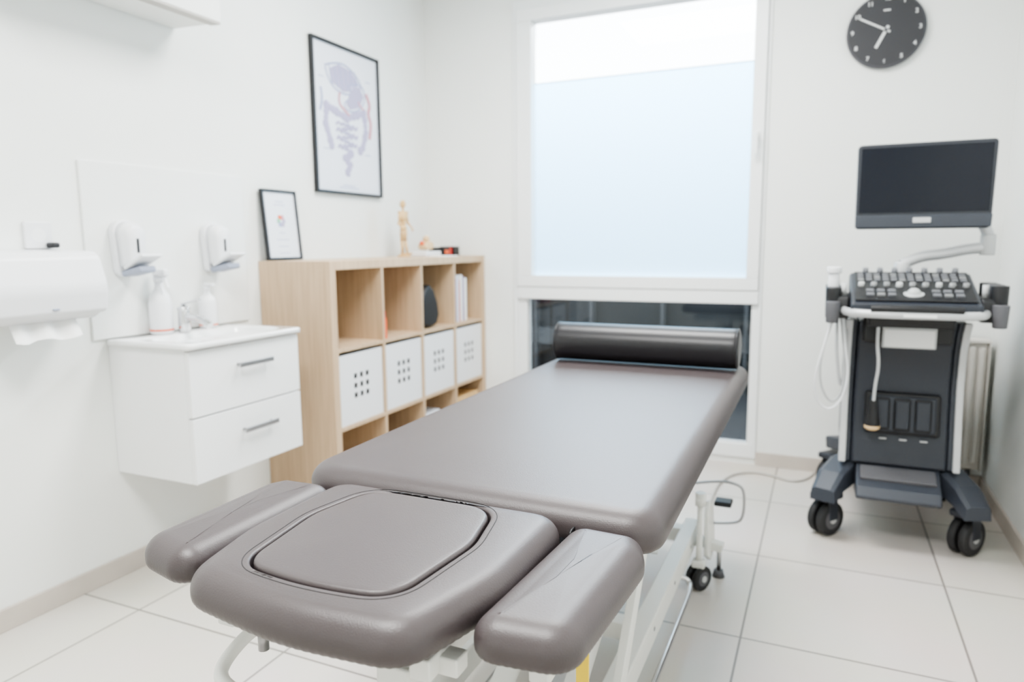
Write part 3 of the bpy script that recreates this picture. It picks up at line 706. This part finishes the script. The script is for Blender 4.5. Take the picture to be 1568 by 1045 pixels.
prism('monitor_chin', [(ma+.004, mz0+.004), (mb-.004, mz0+.004), (mb-.002, mz0+.052), (ma+.002, mz0+.052)], 'y', 3.086, 3.10, 'navy2', U, .004)
box('monitor_badge', .295, .355, 3.083, 3.0865, mz0+.022, mz0+.042, 'silver', U, .0095, seg=4)

# ---------------------------------------------------------------- radiator, clock, cable
g = group('radiator')
box('panel', .36, .700, 3.765, 3.80, .12, .725, 'radiator', g, .006)
for i in range(9): box('rib_%d' % i, .368+i*.037, .392+i*.037, 3.752, 3.768, .15, .70, 'radiator', g, .006)
box('top_grille', .355, .704, 3.745, 3.825, .720, .738, 'radiator', g, .004)
box('side_cap', .700, .706, 3.745, 3.825, .12, .738, 'radiator', g, .002)
cyl('valve', (.66, 3.79, .06), (.66, 3.79, .13), .012, 'rubber_g', g); cyl('pipe', (.66, 3.79, 0.001), (.66, 3.79, .06), .008, 'ltgrey', g)
for x in (.45, .62): box('bracket', x, x+.03, 3.80, 3.836, .3, .6, 'radiator', g)

g = group('wall_clock'); kx, kz, kr = .203, 2.155, .166
cyl('case', (kx, YB-.032, kz), (kx, YB-.001, kz), kr, 'pewter', g, seg=96, bevel=.004)
cyl('dial', (kx, YB-.033, kz), (kx, YB-.031, kz), kr-.008, 'clock', g, seg=96)
for h in range(1, 13):
    t = math.pi/2-h*math.pi/6
    x, z = kx+(kr-.026)*math.cos(t), kz+(kr-.026)*math.sin(t)
    cu = bpy.data.curves.new('numeral', 'FONT'); cu.body = str(h); cu.size = .026; cu.align_x = 'CENTER'; cu.align_y = 'CENTER'; cu.extrude = .0003; cu.offset = .0006
    o = bpy.data.objects.new('numeral_%d' % h, cu); COL.objects.link(o); o.location = (x, YB-.0337, z); o.rotation_euler = (math.pi/2, 0, 0); cu.materials.append(M['tick']); o.parent = g
def hand(n, deg, L, w, y):
    t = math.radians(90-deg); d = Vector((math.cos(t), 0, math.sin(t)))
    beam(n, Vector((kx, y, kz))-d*.02, Vector((kx, y, kz))+d*L, .0015, w, 'tick', g, 0, up=(-d.z, 0, d.x))
hand('minute_hand', 299, .125, .008, YB-.037); hand('hour_hand', 207, .085, .012, YB-.035)
cyl('hub', (kx, YB-.040, kz), (kx, YB-.033, kz), .008, 'pewter', g)
box('brand_mark', kx-.014, kx+.014, YB-.0345, YB-.033, kz+.085, kz+.091, 'tick', g)
tube('power_cable', [(-.42, 3.05, .006), (-.44, 3.35, .006), (-.40, 3.60, .006), (-.30, 3.70, .006), (-.19, 3.68, .006), (-.12, 3.62, .006), (-.06, 3.64, .006), (-.01, 3.74, .006), (.0, 3.82, .006)], .006, 'cable', None)

# ---------------------------------------------------------------- lights
def area(name, loc, rot, sx, sy, power, col=(1, 1, 1)):
    l = bpy.data.lights.new(name, 'AREA'); l.shape = 'RECTANGLE'; l.size = sx; l.size_y = sy; l.energy = power; l.color = col
    o = bpy.data.objects.new(name, l); COL.objects.link(o); o.location = loc; o.rotation_euler = rot; return o
for i, (x, y) in enumerate([(-.78, 2.5), (-.78, .4)]):
    g = group('ceiling_light_panel')  # unseen ceiling panels, added to carry the room's main light
    box('housing', x-.62, x+.62, y-.32, y+.32, H-.045, H-.001, 'white', g, .004)
    area('ceiling_light_lamp', (x, y, H-.05), (0, 0, 0), 1.2, .6, 76, (1, .992, .968))
area('sky_daylight', (-.97, YB+.75, 3.1), (math.radians(-40), 0, 0), 2.0, .8, 480, (.95, .98, 1))  # added lamp above the window, brightens the frosted pane towards its top
wd = bpy.data.worlds.new('sky'); bpy.context.scene.world = wd; wd.use_nodes = True
bg = wd.node_tree.nodes['Background']; bg.inputs['Color'].default_value = (.95, .98, 1, 1); bg.inputs['Strength'].default_value = 8.5

# ---------------------------------------------------------------- camera
yaw, pit, rol, f, h = .4202, .1374, -.0077, 1070.6, 1.1844
Fv = Vector((-math.sin(yaw), math.cos(yaw), 0)); Rv = Vector((math.cos(yaw), math.sin(yaw), 0)); Z = Vector((0, 0, 1))
fw = Fv*math.cos(pit)-Z*math.sin(pit); up = Fv*math.sin(pit)+Z*math.cos(pit)
R2 = Rv*math.cos(rol)+up*math.sin(rol); U2 = up*math.cos(rol)-Rv*math.sin(rol)
cd = bpy.data.cameras.new('camera'); cd.lens = f/1568*36; cd.sensor_width = 36; cd.clip_start = .02
co = bpy.data.objects.new('camera', cd); COL.objects.link(co)
co.matrix_world = Matrix.Translation((0, 0, h)) @ Matrix((R2, U2, -fw)).transposed().to_4x4()
cd.dof.use_dof = True; cd.dof.focus_distance = 1.12; cd.dof.aperture_fstop = 3.2
bpy.context.scene.camera = co
